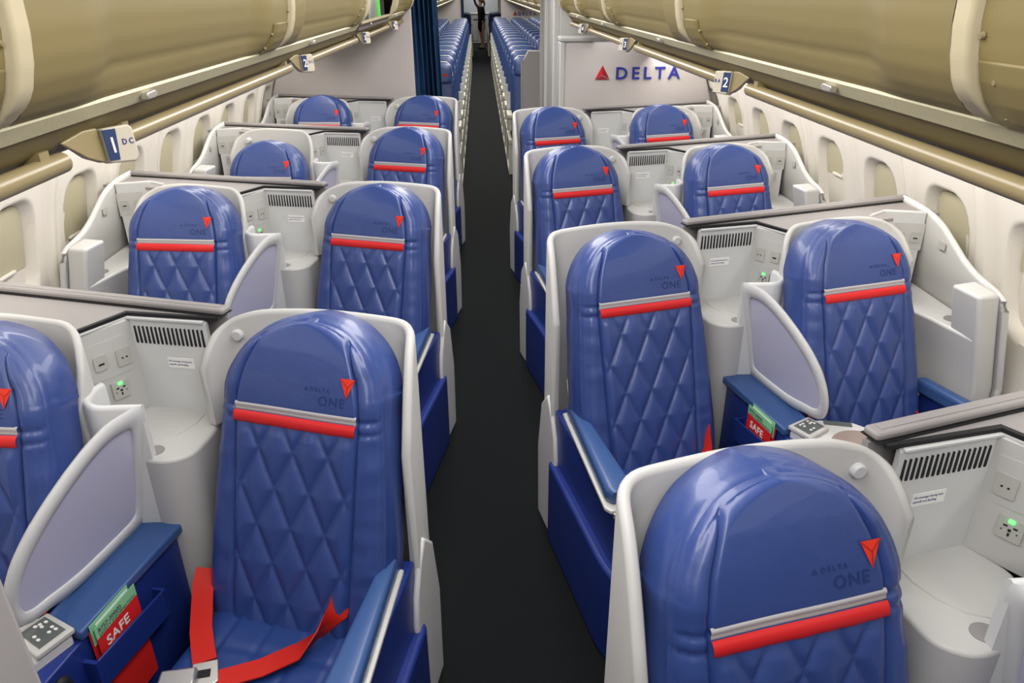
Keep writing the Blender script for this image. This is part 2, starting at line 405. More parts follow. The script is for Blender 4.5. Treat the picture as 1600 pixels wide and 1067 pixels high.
tmp = [_b.build('bolster', 'leather', fix=True, angle=70), _h.build('headrest', 'leather', fix=True, angle=70), _q.build('quilted_panel', 'leather', fix=True, angle=70)]
ME = dict(bolster=tmp[0].data, headrest=tmp[1].data, quilted_panel=tmp[2].data)
for o in tmp: bpy.data.objects.remove(o)
def stripe(s0, s1, d0, m, nm):
    mb = MB()
    def fn(a, b):
        u = -.159 + .318 * a; s_ = s0 + (s1 - s0) * b
        return seat_pt(u, s_, d0 - .006 * math.sin(math.pi * b)**.6 + front_depth(u, s_, .3, .4))
    mb.grid(fn, 40, 8); o = mb.build(nm, m, fix=True, angle=80); me = o.data; bpy.data.objects.remove(o); ME[nm] = me
stripe(-.009, .012, .002, 'grey', 'grey_stripe'); stripe(-.036, -.008, -.002, 'red', 'red_stripe')
# flatten headrest emblem onto the surface
def emblem():
    mb = MB(); cu_, cs_ = .132, .076
    def P(u, s_, h): return seat_pt(cu_ + u, cs_ + s_, front_depth(cu_ + u, cs_ + s_, .25, .4) - h)
    A, B, D_, O_ = (-.019, .020), (.019, .020), (0, -.024), (.001, .002)
    for tri, mi in (((A, B, O_), 0), ((A, O_, D_), 0), ((O_, B, D_), 0)):
        mb.add([P(*tri[0], .003), P(*tri[1], .003), P(*tri[2], .003)], [(0, 1, 2)], mi, False)
    for a, b in ((A, O_), (B, O_), (D_, O_)):
        va, vb = Vector(a), Vector(b); d = (vb - va).normalized(); n_ = Vector((-d.y, d.x)) * .0011
        mb.add([P(*(va + n_), .0036), P(*(vb + n_), .0036), P(*(vb - n_), .0036), P(*(va - n_), .0036)], [(0, 1, 2, 3)], 1, False)
    o = mb.build('emblem', ['emb', 'embd'], fix=False); ME['emblem'] = o.data; bpy.data.objects.remove(o)
emblem()
def deboss():
    m1 = text_mesh('ONE', .030, .0, .0003, 1.15); m2 = text_mesh('DELTA', .0125, .0, .0002, 1.5)
    bm = bmesh.new()
    for me, u0, s0 in ((m1, .060, .030), (m2, .038, .060)):
        b2 = bmesh.new(); b2.from_mesh(me)
        for v in b2.verts:
            u, s_ = u0 + v.co.x, s0 + v.co.y; v.co = Vector(seat_pt(u, s_, front_depth(u, s_, .3, .4) - .0012))
        t = bpy.data.meshes.new('t'); b2.to_mesh(t); bm.from_mesh(t); b2.free()
    # small triangle before the word
    vs = [bm.verts.new(Vector(seat_pt(u, s_, front_depth(u, s_, .3, .4) - .0012))) for u, s_ in ((.022, .060), (.033, .060), (.0275, .069))]
    bm.faces.new(vs)
    me = bpy.data.meshes.new('lettering'); bm.to_mesh(me); bm.free(); me.materials.append(MT['letter']); ME['lettering'] = me
deboss()
def cushion():
    mb = MB()
    def fn(a, b):
        # a across, b from the backrest forward then over the nose
        u = -.225 + .45 * a; q = b * .62
        if q < .47: y = -.10 - q; z = .44 + .012 * (q / .47)
        else:
            t = (q - .47) / .15 * math.pi / 2; y = -.57 - .05 * math.sin(t); z = .452 - .11 * (1 - math.cos(t))
        e = (.225 - abs(u)) / .04; z -= (.03 * (1 - math.sqrt(max(0, 1 - (1 - max(0, e))**2))) if e < 1 else 0)
        for g0 in (-.145, .145): z -= .006 * math.exp(-((u - g0) / .005)**2)
        for g0 in (-.05, .05): z -= .005 * math.exp(-((u - g0) / .006)**2)
        for q0 in (.12, .25, .38): z -= .005 * math.exp(-((q - q0) / .006)**2)
        return (u, y, z)
    mb.grid(fn, 60, 60); mb.box(-.222, .222, -.58, -.08, .30, .41)
    o = mb.build('seat_cushion', 'leather_side', fix=True, angle=60); ME['seat_cushion'] = o.data; bpy.data.objects.remove(o)
cushion()

ANG = R(12)
def shell_wall(mb, pts, ztab, zb, th=.024):
    P = resample(rounded(pts, .07, 7), .02)
    d = [0]
    for a, b in zip(P, P[1:]): d.append(d[-1] + (Vector(b) - Vector(a)).length)
    L = d[-1]
    mb.wall(P, [smooth_tab(ztab, x / L) for x in d], [zb if P[i][0] < .27 else .80 for i in range(len(P))], th)
def add_cushions(t, da, mirror=1, dy=0, dz=0, tilt=0):
    for nm in ('bolster', 'headrest', 'quilted_panel', 'grey_stripe', 'red_stripe', 'emblem', 'lettering'):
        o = part(nm, ME[nm], t, (0, dy, dz), (tilt, 0, da))
        if nm == 'emblem': o['label'] = 'red triangular embroidered emblem'
        if nm == 'lettering': o['label'] = 'debossed lettering on the headrest'
    part('seat_cushion', ME['seat_cushion'], t, (0, dy * .3, 0), (0, 0, da * .4))

def belt_plain(t, s):
    mb = MB()
    mb.ribbon([(s * .225, -.08, .58), (s * .205, -.13, .53), (s * .19, -.20, .475), (s * .15, -.27, .468), (s * .09, -.32, .466)], .048, .0018, [(0, 1, .2), (0, 1, .3), (.3, 1, .2), (.6, 1, 0), (.7, 1, 0)])
    mb.build('seat_belt', 'belt', t, angle=60)
    mb = MB(); mb.ribbon([(-s * .215, -.10, .50), (-s * .19, -.22, .474), (-s * .16, -.36, .470), (-s * .12, -.46, .470)], .046, .0018, [(.2, 1, .1), (.5, 1, 0), (1, .5, 0), (1, .3, 0)])
    mb.build('seat_belt', 'belt', t, angle=60)
def belt_front(t):
    # the belt of the nearest left aisle seat: long loose straps and an open buckle
    mb = MB()
    mb.ribbon([(-.262, -.04, .515), (-.258, -.07, .495), (-.246, -.10, .482), (-.226, -.14, .474), (-.20, -.19, .468), (-.17, -.235, .462), (-.145, -.27, .462)], .052, .0018,
              [(.5, .8, .3), (.6, .8, .2), (.8, .6, .2), (.9, .4, .1), (.9, -.35, .0), (.9, -.5, 0), (.9, -.5, 0)])
    o = mb.build('seat_belt', 'belt', t, angle=70)
    mb = MB(); mb.prism([(-.165, -.285), (-.115, -.262), (-.085, -.315), (-.095, -.335), (-.125, -.347), (-.145, -.335)], .462, .468); b = mb.build('buckle_tongue', 'steel', o, bevel=.002)
    mb = MB(); mb.prism([(-.142, -.30), (-.117, -.29), (-.108, -.31), (-.132, -.32)], .466, .4690); mb.build('tongue_slot', 'dark', o)
    mb = MB()
    mb.ribbon([(.19, -.035, .53), (.172, -.035, .560), (.145, -.055, .558), (.125, -.085, .535), (.12, -.12, .508), (.09, -.165, .48), (.05, -.215, .466), (-.01, -.265, .462), (-.08, -.305, .462), (-.12, -.325, .462)], .052, .0018,
              [(.1, .2, 1), (.2, .6, 1), (.5, 1, .2), (.8, .5, -.4), (.7, .6, .2), (.5, .9, 0), (-.4, 1, 0), (-.4, 1, 0), (-.4, 1, 0), (-.4, 1, 0)])
    o = mb.build('seat_belt', 'belt', t, angle=70)
    mb = MB(); mb.prism([(-.215, -.325), (-.14, -.30), (-.118, -.36), (-.195, -.385)], .464, .485); b = mb.build('buckle', 'steel', o, bevel=.006)

def aisle_seat(s, O_, label, da, k, belt=None, dy=0, dz=0):
    t = thing('lie_flat_seat', label, 'airline seat', (O_[0], O_[1], 0), s * ANG, 'aisle seats of the front cabin')
    add_cushions(t, da, dy=dy, dz=dz)
    # shell: aisle wing, back and inner wing
    mb = MB()
    shell_wall(mb, [(-.262, .05), (-.246, .16), (-.225, .275), (.02, .283), (.29, .272), (.318, .185)],
               [(0, .86), (.08, .975), (.16, 1.055), (.24, 1.092), (.32, 1.105), (.55, 1.113), (.75, 1.105), (.84, 1.085), (.91, 1.055), (.96, 1.02), (1, .97)], .02)
    mb.build('shell', 'shell', t, sx=s, angle=60)
    mb = MB(); mb.prism([(.10, .57), (.055, .52), (.015, .44), (.0, .36), (.005, .29), (.035, .245), (.015, .20), (.01, .10), (.03, .03), (.07, .0), (.20, .0), (.21, .30), (.17, .5)], -.276, -.258, 0, 'x')
    mb.build('shell_fairing', 'white', t, sx=s, bevel=.010, seg=3)
    # armrest towards the aisle
    mb = MB()
    def arm(a, b):
        y = -.02 - .49 * b; w_ = .019 + .024 * b; end = max(0, (b - .93) / .07); w_ *= math.sqrt(max(.02, 1 - end * end * .6)); th = 2 * math.pi * a
        c_, s_ = math.cos(th), math.sin(th); sg = lambda x: (1 if x > 0 else -1)
        return (-.223 - .022 * b + w_ * abs(c_)**.5 * sg(c_), y, .574 + .028 * abs(s_)**.55 * sg(s_) * (1 - .25 * end))
    mb.grid(arm, 28, 24); n0 = len(mb.v) - 29; mb.f.append(tuple(range(n0, n0 + 28))); mb.m.append(0); mb.sm.append(True)
    ar = mb.build('armrest', 'arm', t, sx=s, angle=50)
    mb = MB(); mb.prism([(-.250, -.0), (-.294, -.512), (-.282, -.532), (-.212, -.528), (-.200, -.51), (-.202, 0)], .537, .550); mb.build('armrest_trim', 'trim', ar, sx=s, bevel=.003)
    mb = MB(); mb.box(-.275, -.225, -.536, -.528, .522, .540); mb.build('armrest_latch', 'steel', ar, sx=s, bevel=.002)
    mb = MB(); mb.tube([(-.222, .03, .66), (-.226, -.01, .60)], .007, 8); mb.build('armrest_pivot', 'trim', ar, sx=s)
    mb = MB(); mb.prism([(.05, .536), (-.54, .536), (-.55, .30), (.05, .30)], -.262, -.215, 0, 'x'); mb.build('side_panel', 'panel_blue', t, sx=s, bevel=.008)
    # base skirt with its rounded front corner
    mb = MB(); P = rounded([(-.222, .05), (-.288, .05), (-.292, -.50), (-.27, -.60), (-.15, -.64), (-.15, -.52)], .06, 6)
    n = len(P); vs = [(x, y, 0) for x, y in P] + [(x, y, .335 + .02 * max(-1, min(0, y)) * -1 * 0) for x, y in P]
    mb.prism(P, 0, .335); mb.build('base_skirt', 'panel_blue', t, sx=s, bevel=.012, seg=3)
    mb = MB(); mb.box(-.2, .24, -.5, .22, .0, .30); mb.build('seat_base', 'dark', t, sx=s, bevel=.01)
    mb = MB(); mb.tube([(.245, .272, 1.035), (.245, .250, 1.035)], [.017, .015], 16); mb.build('coat_hook', 'white', t, sx=s, bevel=.003)
    if belt: belt(t)
    else: belt_plain(t, s)
    return t
def window_seat(s, O_, label, da, dy=0, dz=0):
    c_, s_ = math.cos(ANG), math.sin(ANG); u, v = .742, -.133
    X = O_[0] + s * (u * c_ - v * s_); Y = O_[1] + u * s_ + v * c_
    t = thing('lie_flat_seat', label, 'airline seat', (X, Y, 0), s * ANG, 'window seats of the front cabin')
    add_cushions(t, da, dy=dy, dz=dz)
    mb = MB()
    shell_wall(mb, [(-.193, .14), (-.178, .215), (-.12, .275), (.10, .283), (.30, .275), (.325, .17)],
               [(0, .93), (.05, .98), (.14, 1.06), (.22, 1.09), (.3, 1.10), (.6, 1.105), (.75, 1.092), (.84, 1.068), (.92, 1.03), (1, .96)], .30, .02)
    mb.build('shell', 'shell', t, sx=s, angle=60)
    mb = MB(); mb.prism([(.256, -.03), (.300, -.03), (.352, -.47), (.335, -.50), (.300, -.50)], .545, .600); ar = mb.build('armrest', 'arm', t, sx=s, bevel=.014, seg=3)
    mb = MB(); mb.prism([(.272, -.05), (.290, -.05), (.335, -.46), (.315, -.46)], .3, .545); mb.build('side_panel', 'panel_blue', t, sx=s, bevel=.006)
    mb = MB(); mb.box(-.2, .24, -.5, .22, .0, .30); mb.build('seat_base', 'dark', t, sx=s, bevel=.01)
    mb = MB(); mb.tube([(.24, .272, 1.035), (.24, .235, 1.035)], [.017, .015], 16); mb.build('coat_hook', 'white', t, sx=s, bevel=.003)
    belt_plain(t, -s)
    return t

def sockets(par, s, p0, p1, z0, order=1, lit=True):
    """outlet plates on the plan line p0->p1 (facing forward)"""
    a = Vector((s * p0[0], p0[1], 0)); b = Vector((s * p1[0], p1[1], 0)); d = (b - a).normalized(); n_ = Vector((d.y, -d.x, 0))
    if n_.y > 0: n_ = -n_
    L = (b - a).length
    def plate(q, z, w_, h, th, nm, m, parent, rr=.006):
        mb = MB(); P = []
        for cx, cz, t0 in ((w_ / 2 - rr, h / 2 - rr, 0), (-w_ / 2 + rr, h / 2 - rr, 90), (-w_ / 2 + rr, -h / 2 + rr, 180), (w_ / 2 - rr, -h / 2 + rr, 270)):
            for k in range(4): t = R(t0 + 30 * k); P.append((cx + rr * math.cos(t), cz + rr * math.sin(t)))
        c_ = a + d * q
        vs = [c_ + d * x + Vector((0, 0, z + y)) + n_ * h_ for h_ in th for x, y in P]; n = len(P)
        mb.add(vs, [tuple(range(n))[::-1], tuple(range(n, 2 * n))] + [(i, (i + 1) % n, n + (i + 1) % n, n + i) for i in range(n)], smooth=False)
        return mb.build(nm, m, parent)
    plate(L * .5, z0 + .185, L * .84, .105, (-.002, .0012), 'outlet_frame', 'shell', par)
    h = plate(L * .27, z0 + .178, .040, .050, (0, .005), 'audio_jack', 'socket', par)
    for dx in (-.006, .006): plate(L * .27 + dx, z0 + .176, .0045, .0045, (.004, .0058), 'jack_hole', 'dark', h, .002)
    u_ = plate(L * .71, z0 + .184, .036, .042, (0, .005), 'usb_port', 'socket', par)
    plate(L * .71, z0 + .180, .015, .005, (.004, .0058), 'usb_slot', 'dark', u_, .001)
    p = plate(L * .48, z0 + .092, .046, .050, (0, .006), 'power_outlet', 'socket', par, .003)
    for dx, dz, ww, hh in ((-.009, .006, .008, .004), (.009, .006, .008, .004), (0, -.002, .006, .006), (0, -.012, .004, .008), (-.014, -.005, .003, .003), (.014, -.005, .003, .003)):
        plate(L * .48 + dx, z0 + .092 + dz, ww, hh, (.005, .0066), 'socket_hole', 'dark', p, .001)
    if lit: plate(L * .48, z0 + .092 + .019, .011, .008, (.004, .009), 'indicator_light', 'led', p, .002)

def card(s, O_, u, v, z, ang, label, two=False):
    t = thing('safety_card', label, 'card', (0, 0, 0), 0)
    c_, s_ = math.cos(ANG), math.sin(ANG)
    t.location = (O_[0] + s * (u * c_ - v * s_), O_[1] + u * s_ + v * c_, z); t.rotation_euler = (0, 0, s * ANG)
    # local frame: card plane runs along v and z, facing the seat (-u)
    def P(a, h, o=0): return (-s * (.002 + o), -a, h)
    def quad(nm, m, a0, a1, h0, h1, o0, o1, par):
        mb = MB(); mb.add([P(a, h, o) for o in (o0, o1) for a, h in ((a0, h0), (a1, h0), (a1, h1), (a0, h1))], [(0, 1, 2, 3), (7, 6, 5, 4), (0, 1, 5, 4), (1, 2, 6, 5), (2, 3, 7, 6), (3, 0, 4, 7)], smooth=False)
        return mb.build(nm, m, par)
    quad('red_sheet', 'cardred', -.07, .07, -.20, .045, 0, .001, t)
    quad('green_header', 'cardgreen', -.07, .07, .045, .078, 0, .001, t)
    rot = (R(90), 0, -s * R(90)) if s < 0 else (R(90), 0, -R(90))
    # text reads along the direction that faces the seat
    def tx(body, size, m, a, h, bold=0):
        me = text_mesh(body, size, .0002, bold, 1.05); me.materials.clear(); me.materials.append(MT[m])
        o = bpy.data.objects.new('printing', me); COL.objects.link(o); o.parent = t
        if s < 0: o.rotation_euler = (R(90), 0, R(90)); o.location = (.0036, a, h)
        else: o.rotation_euler = (R(90), 0, R(-90)); o.location = (-.0036, -a, h)
    tx('B757-200(S)', .015, 'key', -.062, .058, .0004); tx('SAFETY INFORMATION', .0115, 'key', -.062, .047)
    tx('SAFE', .036, 'paper', -.048, .004, .0006)
    quad('folded_sheet', 'cardgreen', -.055, .075, .03, .088, -.006, -.005, t)
    quad('folded_sheet', 'paper', -.05, .06, .03, .081, -.003, -.002, t)
    quad('folded_sheet', 'cardred', .045, .078, -.2, .07, -.009, -.008, t)
    t.rotation_euler = Matrix.Rotation(s * ANG, 3, 'Z').to_euler()
    return t

def console(s, O_, label, k, vents=True):
    t = thing('seat_console', label, 'console', (O_[0], O_[1], 0), s * ANG, 'consoles between the paired seats')
    B = lambda mb, nm, m, par=t, **kw: mb.build(nm, m, par, sx=s, **kw)
    mb = MB(); P = rounded([(.335, .272), (.300, .16), (.298, .055), (.345, .012), (.40, .010), (.47, .035), (.545, .10), (.585, .16), (.55, .275)], .03, 4)
    mb.prism(P, .0, .795); B(mb, 'console_body', 'shell', bevel=.008, seg=3)
    # raised curved lip and cup well on the shelf
    mb = MB(); mb.tube([(.375, .235, .794), (.372, .19, .795), (.385, .14, .795), (.41, .10, .795), (.45, .075, .794)], .004, 6); B(mb, 'shelf_lip', 'shell')
    mb = MB(); P = [(.405 + .026 * math.cos(i * math.pi / 12), .052 + .024 * math.sin(i * math.pi / 12)) for i in range(24)]
    mb.prism(P, .794, .7965); B(mb, 'cup_well', 'taupe')
    # vent panel and socket panel
    mb = MB(); mb.wall([(.33, .262), (.553, .262)], [1.066, 1.066], .79, .012, rim=2); vp = B(mb, 'vent_panel', 'white')
    if vents:
        mb = MB()
        for i in range(17):
            x = .345 + i * .0121
            mb.prism([(x - .0024, .993), (x + .0024, .993), (x + .0032, .998), (x + .0024, 1.042), (x - .0024, 1.044), (x - .0032, .998)], .2545, .2562, 0, 'y')
        B(mb, 'vent_slots', 'dark', vp)
    mb = MB(); mb.prism([(.385, .925), (.462, .925), (.462, .955), (.385, .955)], .2550, .2562, 0, 'y'); st = B(mb, 'sticker', 'paper', vp)
    x0 = .388 if s > 0 else -.459
    for i, l in enumerate(('No stowage during taxi,', 'takeoff, and landing')):
        me = text_mesh(l, .0075, .0001, 0, .95); me.materials.clear(); me.materials.append(MT['ink'])
        o = bpy.data.objects.new('printing', me); COL.objects.link(o); o.parent = vp; o.rotation_euler = (R(90), 0, 0); o.location = (x0, .2546, .943 - i * .010)
    p0, p1 = (.555, .258), (.612, .128)
    mb = MB(); mb.wall([p0, p1], [1.066, 1.066], .79, .012, rim=2); sp = B(mb, 'socket_panel', 'shell')
    n_ = Vector((.13, .057)).normalized() * .0062
    sockets(t, s, (p0[0] - n_.x, p0[1] - n_.y), (p1[0] - n_.x, p1[1] - n_.y), .79)
    # top deck and the ridge rail
    mb = MB(); mb.prism([(.305, .290), (.335, .272), (.56, .262), (.615, .135), (.64, .165), (1.06, .165), (1.085, .25), (1.275, .18), (1.29, .375), (.305, .303)], 1.066, 1.078); B(mb, 'top_deck', 'taupe')
    mb = MB(); mb.prism([(.335, .249), (.556, .249), (.604, .118), (.618, .124), (.566, .272), (.335, .272)], 1.062, 1.070); B(mb, 'deck_edge', 'white', bevel=.002)
    mb = MB(); mb.prism([(.30, .258), (.553, .256), (.60, .13), (.612, .13), (.562, .268), (.30, .268)], 1.0703, 1.0795); B(mb, 'deck_gap', 'dark')
    a, b = Vector((.285, .290)), Vector((1.29, .375)); d = (b - a).normalized(); q = Vector((-d.y, d.x))
    P = rounded([tuple(a + d * .1 - q * .018), tuple(a - q * .018), tuple(a + q * .022), tuple(b + q * .022), tuple(b - q * .018), tuple(a + d * .1 - q * .018)], .01, 4)[:-1]
    mb = MB(); mb.prism(P, 1.080, 1.096); rr = B(mb, 'ridge_rail', 'taupe', bevel=.005)
    mb = MB(); P2 = [tuple(a + d * .02 - q * .003), tuple(b - q * .003), tuple(b + q * .016), tuple(a + d * .02 + q * .016)]; mb.prism(P2, 1.0955, 1.0970); B(mb, 'rail_channel', 'taupe', rr)
    mb = MB(); mb.prism([tuple(a - q * .024), tuple(b - q * .024), tuple(b + q * .024), tuple(a + q * .024)], 1.0785, 1.0808); B(mb, 'rail_shade_line', 'dark', rr)  # black sheet standing in for the shade beneath the ridge rail
    mb = MB(); mb.prism([tuple(a + q * .0), tuple(b), tuple(b + q * .015), tuple(a + q * .015)], 0, 1.07); B(mb, 'back_panel', 'taupe')
    # curl between the divider post and the window shell
    mb = MB(); P = resample(rounded([(.388, .028), (.43, .020), (.50, .003), (.545, .03), (.562, .085), (.560, .115)], .035, 6), .012)
    mb.wall(P, [.945] * len(P), .60, .022); B(mb, 'curl_wall', 'white', angle=60)
    # privacy divider on its leaning plane
    outer = [(.042, .945), (-.03, .962), (-.10, .971), (-.17, .957), (-.235, .933), (-.30, .902), (-.355, .868), (-.40, .825), (-.425, .775), (-.432, .715), (-.418, .665), (-.38, .638), (-.33, .628), (-.28, .612), (-.22, .600), (.0, .594), (.045, .594)]
    inner = [(-.018, .908), (-.05, .920), (-.10, .928), (-.16, .917), (-.22, .895), (-.28, .866), (-.33, .834), (-.37, .797), (-.393, .757), (-.400, .715), (-.388, .682), (-.36, .668), (-.32, .662), (-.27, .650), (-.21, .640), (-.03, .634), (-.012, .65)]
    def dense(L_, n=56):
        P = [Vector(p) for p in L_]; P.append(P[0]); Q = []
        for i in range(len(P) - 1):
            for j in range(4): Q.append(P[i].lerp(P[i + 1], j / 4))
        for _ in range(2): Q = [Q[i] * .5 + (Q[i - 1] + Q[(i + 1) % len(Q)]) * .25 for i in range(len(Q))]
        return Q
    oo, ii = dense(outer), dense(inner); N = len(oo)
    PU = lambda p, h: (.588 - .214 * p.y + h, p.x, p.y + .214 * h)
    mb = MB(); vs = []
    mid_o = [o.lerp(i_, .16) for o, i_ in zip(oo, ii)]; mid_i = [o.lerp(i_, .9) for o, i_ in zip(oo, ii)]
    for ring, h in ((oo, 0), (mid_o, -.008), (mid_i, -.008), (ii, -.004), (ii, .004), (mid_i, .008), (mid_o, .008)): vs += [PU(p, h) for p in ring]
    mb.add(vs, [(r * N + i, r * N + (i + 1) % N, ((r + 1) % 7) * N + (i + 1) % N, ((r + 1) % 7) * N + i) for r in range(7) for i in range(N)])
    dv = B(mb, 'privacy_divider', 'white', angle=70)
    mb = MB(); vs = [PU(p, h) for h in (-.003, .003) for p in ii]
    mb.add(vs, [tuple(range(N)), tuple(range(N, 2 * N))[::-1]], smooth=False); o = B(mb, 'frosted_panel', 'frost', dv); o['label'] = 'frosted lilac panel'
    # blue ledge with literature pocket
    mb = MB(); mb.prism([(.350, .048), (.478, .030), (.468, -.335), (.360, -.352)], .572, .600); B(mb, 'armrest_ledge', 'arm', bevel=.006)
    mb = MB(); mb.prism([(.366, .010), (.46, .010), (.462, -.80), (.366, -.80)], .0, .572); B(mb, 'console_side', 'panel_blue', bevel=.004)
    mb = MB(); mb.prism([(-.12, .425), (-.115, .505), (-.355, .525), (-.36, .445)], .334, .340, 0, 'x'); B(mb, 'literature_pocket', 'panel_blue', bevel=.002)
    mb = MB(); mb.box(.334, .372, -.365, -.355, .445, .525); B(mb, 'pocket_edge', 'panel_blue')
    mb = MB(); mb.box(.334, .372, -.122, -.114, .425, .505); B(mb, 'pocket_edge', 'panel_blue')
    # seat controls and the cocktail table
    mb = MB(); mb.prism([(.378, -.354), (.47, -.322), (.505, -.325), (.595, -.365), (.680, -.50), (.66, -.78), (.44, -.78), (.405, -.44)], .560, .597); B(mb, 'cocktail_table', 'white', bevel=.008, seg=3)
    mb = MB(); mb.prism([(.372, -.350), (.462, -.320), (.490, -.394), (.397, -.432)], .597, .612); cp = B(mb, 'control_pad', 'shell', bevel=.004)
    mb = MB(); mb.prism([(.387, -.358), (.457, -.334), (.475, -.386), (.404, -.414)], .6115, .6135); B(mb, 'keypad', 'key', cp)
    mb = MB()
    for x, y in ((.395, -.362), (.407, -.358), (.403, -.372), (.43, -.348), (.437, -.357), (.429, -.362), (.443, -.364), (.41, -.395), (.424, -.389)):
        mb.prism([(x + .012 + .0045 * math.cos(i * math.pi / 5), y + .0035 * math.sin(i * math.pi / 5)) for i in range(10)], .6135, .6155)
    B(mb, 'buttons', 'paper', cp)
    mb = MB(); mb.tube([(.366, -.43, .515), (.352, -.43, .515)], [.026, .020], 20, upv=(0, 0, 1)); mb.v = [(a, b, .515 + (c - .515) * 1.5) for a, b, c in mb.v]; B(mb, 'reading_lamp', 'dark', bevel=.004)
    mb = MB(); mb.prism([(.51, -.335), (.585, -.372), (.575, -.392), (.50, -.355)], .5972, .5995); B(mb, 'control_strip', 'key')
    mb = MB(); mb.prism([(.535 + .105 * math.cos(i * math.pi / 20), -.535 + .13 * math.sin(i * math.pi / 20)) for i in range(40)], .597, .5985); B(mb, 'table_inlay', 'table')
    mb = MB(); mb.box(.465, .505, -.77, -.42, 0, .56); B(mb, 'table_base', 'panel_blue', bevel=.01)
    return t

def side_console(s, O_, label, k, xw):
    t = thing('side_console', label, 'console', (O_[0], O_[1], 0), s * ANG, 'side consoles by the windows')
    B = lambda mb, nm, m, par=t, **kw: mb.build(nm, m, par, sx=s, **kw)
    def BL(mb, nm, m, par=t, **kw):            # leans outwards below the elbow line, like the cabin wall
        bm = bmesh.new(); vs = [bm.verts.new(v) for v in mb.v]
        for f in mb.f:
            try: bm.faces.new([vs[i] for i in f])
            except ValueError: pass
        for zc in (.88, .8, .7, .6):
            bmesh.ops.bisect_plane(bm, geom=bm.verts[:] + bm.edges[:] + bm.faces[:], plane_co=(0, 0, zc), plane_no=(0, 0, 1))
        bm.verts.ensure_lookup_table(); bm.verts.index_update()
        m2 = MB(); m2.add([(v.co.x + .085 * min(1, max(0, (.95 - v.co.z) / .35)), v.co.y, v.co.z) for v in bm.verts], [tuple(v.index for v in f.verts) for f in bm.faces]); bm.free()
        return m2.build(nm, m, par, sx=s, **kw)
    c_, s_ = math.cos(ANG), math.sin(ANG)
    U = lambda v, off=0: (xw - off + v * s_) / c_            # wing stands parallel to the cabin wall
    mb = MB(); P = resample([(U(.37), .37), (U(-.305), -.305)], .02)
    tab = [(-.305, .915), (-.285, .938), (-.24, .950), (-.16, .962), (-.08, .985), (.0, 1.022), (.08, 1.060), (.16, 1.082), (.25, 1.092), (.37, 1.095)]
    mb.wall(P, [smooth_tab(tab, p[1]) for p in P], 0, .020); BL(mb, 'wing_panel', 'shell', angle=60)
    mb = MB(); P = resample([(U(.37) + .003, .37), (U(-.308) + .003, -.308)], .02)
    mb.tube([(p[0], p[1], smooth_tab(tab, p[1]) - .006) for p in P if p[1] > -.29] + [(U(-.302), -.302, .925)] + [(U(-.312), -.312, z) for z in (.895, .8, .7, .6, .4, .05)], .011, 10); BL(mb, 'wing_rim', 'white')
    ins = .012
    mb = MB(); mb.prism(rounded([(U(.25, ins), .25), (1.0, .205), (1.012, .06), (1.028, -.09), (1.034, -.299), (U(-.299, ins), -.299), (U(.25, ins), .25)], .02, 3)[:-1], 0, .79); BL(mb, 'console_body', 'white', bevel=.010, seg=3)
    mb = MB(); mb.prism([(1.040, -.175), (1.033, -.300), (U(-.300, ins), -.300), (U(-.17, ins), -.17)], 0, .950); BL(mb, 'raised_block', 'white', bevel=.012, seg=4)
    mb = MB(); mb.prism([(1.10 + .032 * math.cos(i * math.pi / 12), -.125 + .028 * math.sin(i * math.pi / 12)) for i in range(24)], .789, .792); BL(mb, 'cup_well', 'taupe')
    p0, p1 = (1.085, .250), (U(.185, ins), .185)
    mb = MB(); mb.wall([(1.0, .213), p0], [1.088, 1.088], .76, .012, rim=2); vp = B(mb, 'vent_panel', 'white')
    mb = MB()
    for i in range(6):
        x = 1.018 + i * .011; y = .213 + (x - 1.0) * .037 / .085 - .0075
        mb.prism([(x - .0025, y - .001), (x + .0025, y - .001 + .0028), (x + .0025, y + .003), (x - .0025, y)], 1.02, 1.065)
    if k < 3: B(mb, 'vent_slots', 'dark', vp)
    mb = MB(); mb.wall([p0, p1], [1.088, 1.088], .76, .012, rim=2); B(mb, 'socket_panel', 'white')
    d = (Vector(p1) - Vector(p0)).normalized(); n_ = Vector((d.y, -d.x)) * .0062
    if n_.y > 0: n_ = -n_
    q0 = Vector(p0) + d * .035; q1 = Vector(p0) + d * .165
    sockets(t, s, tuple(q0 + n_), tuple(q1 + n_), .805, lit=(k == 1 and s < 0))
    mb = MB(); yy = .03
    mb.prism([(U(yy, .0125), yy), (U(yy + .04, .0125), yy + .04), (U(yy + .04, .010), yy + .04), (U(yy, .010), yy)], .985, 1.012); B(mb, 'placard', 'socket')
    return t

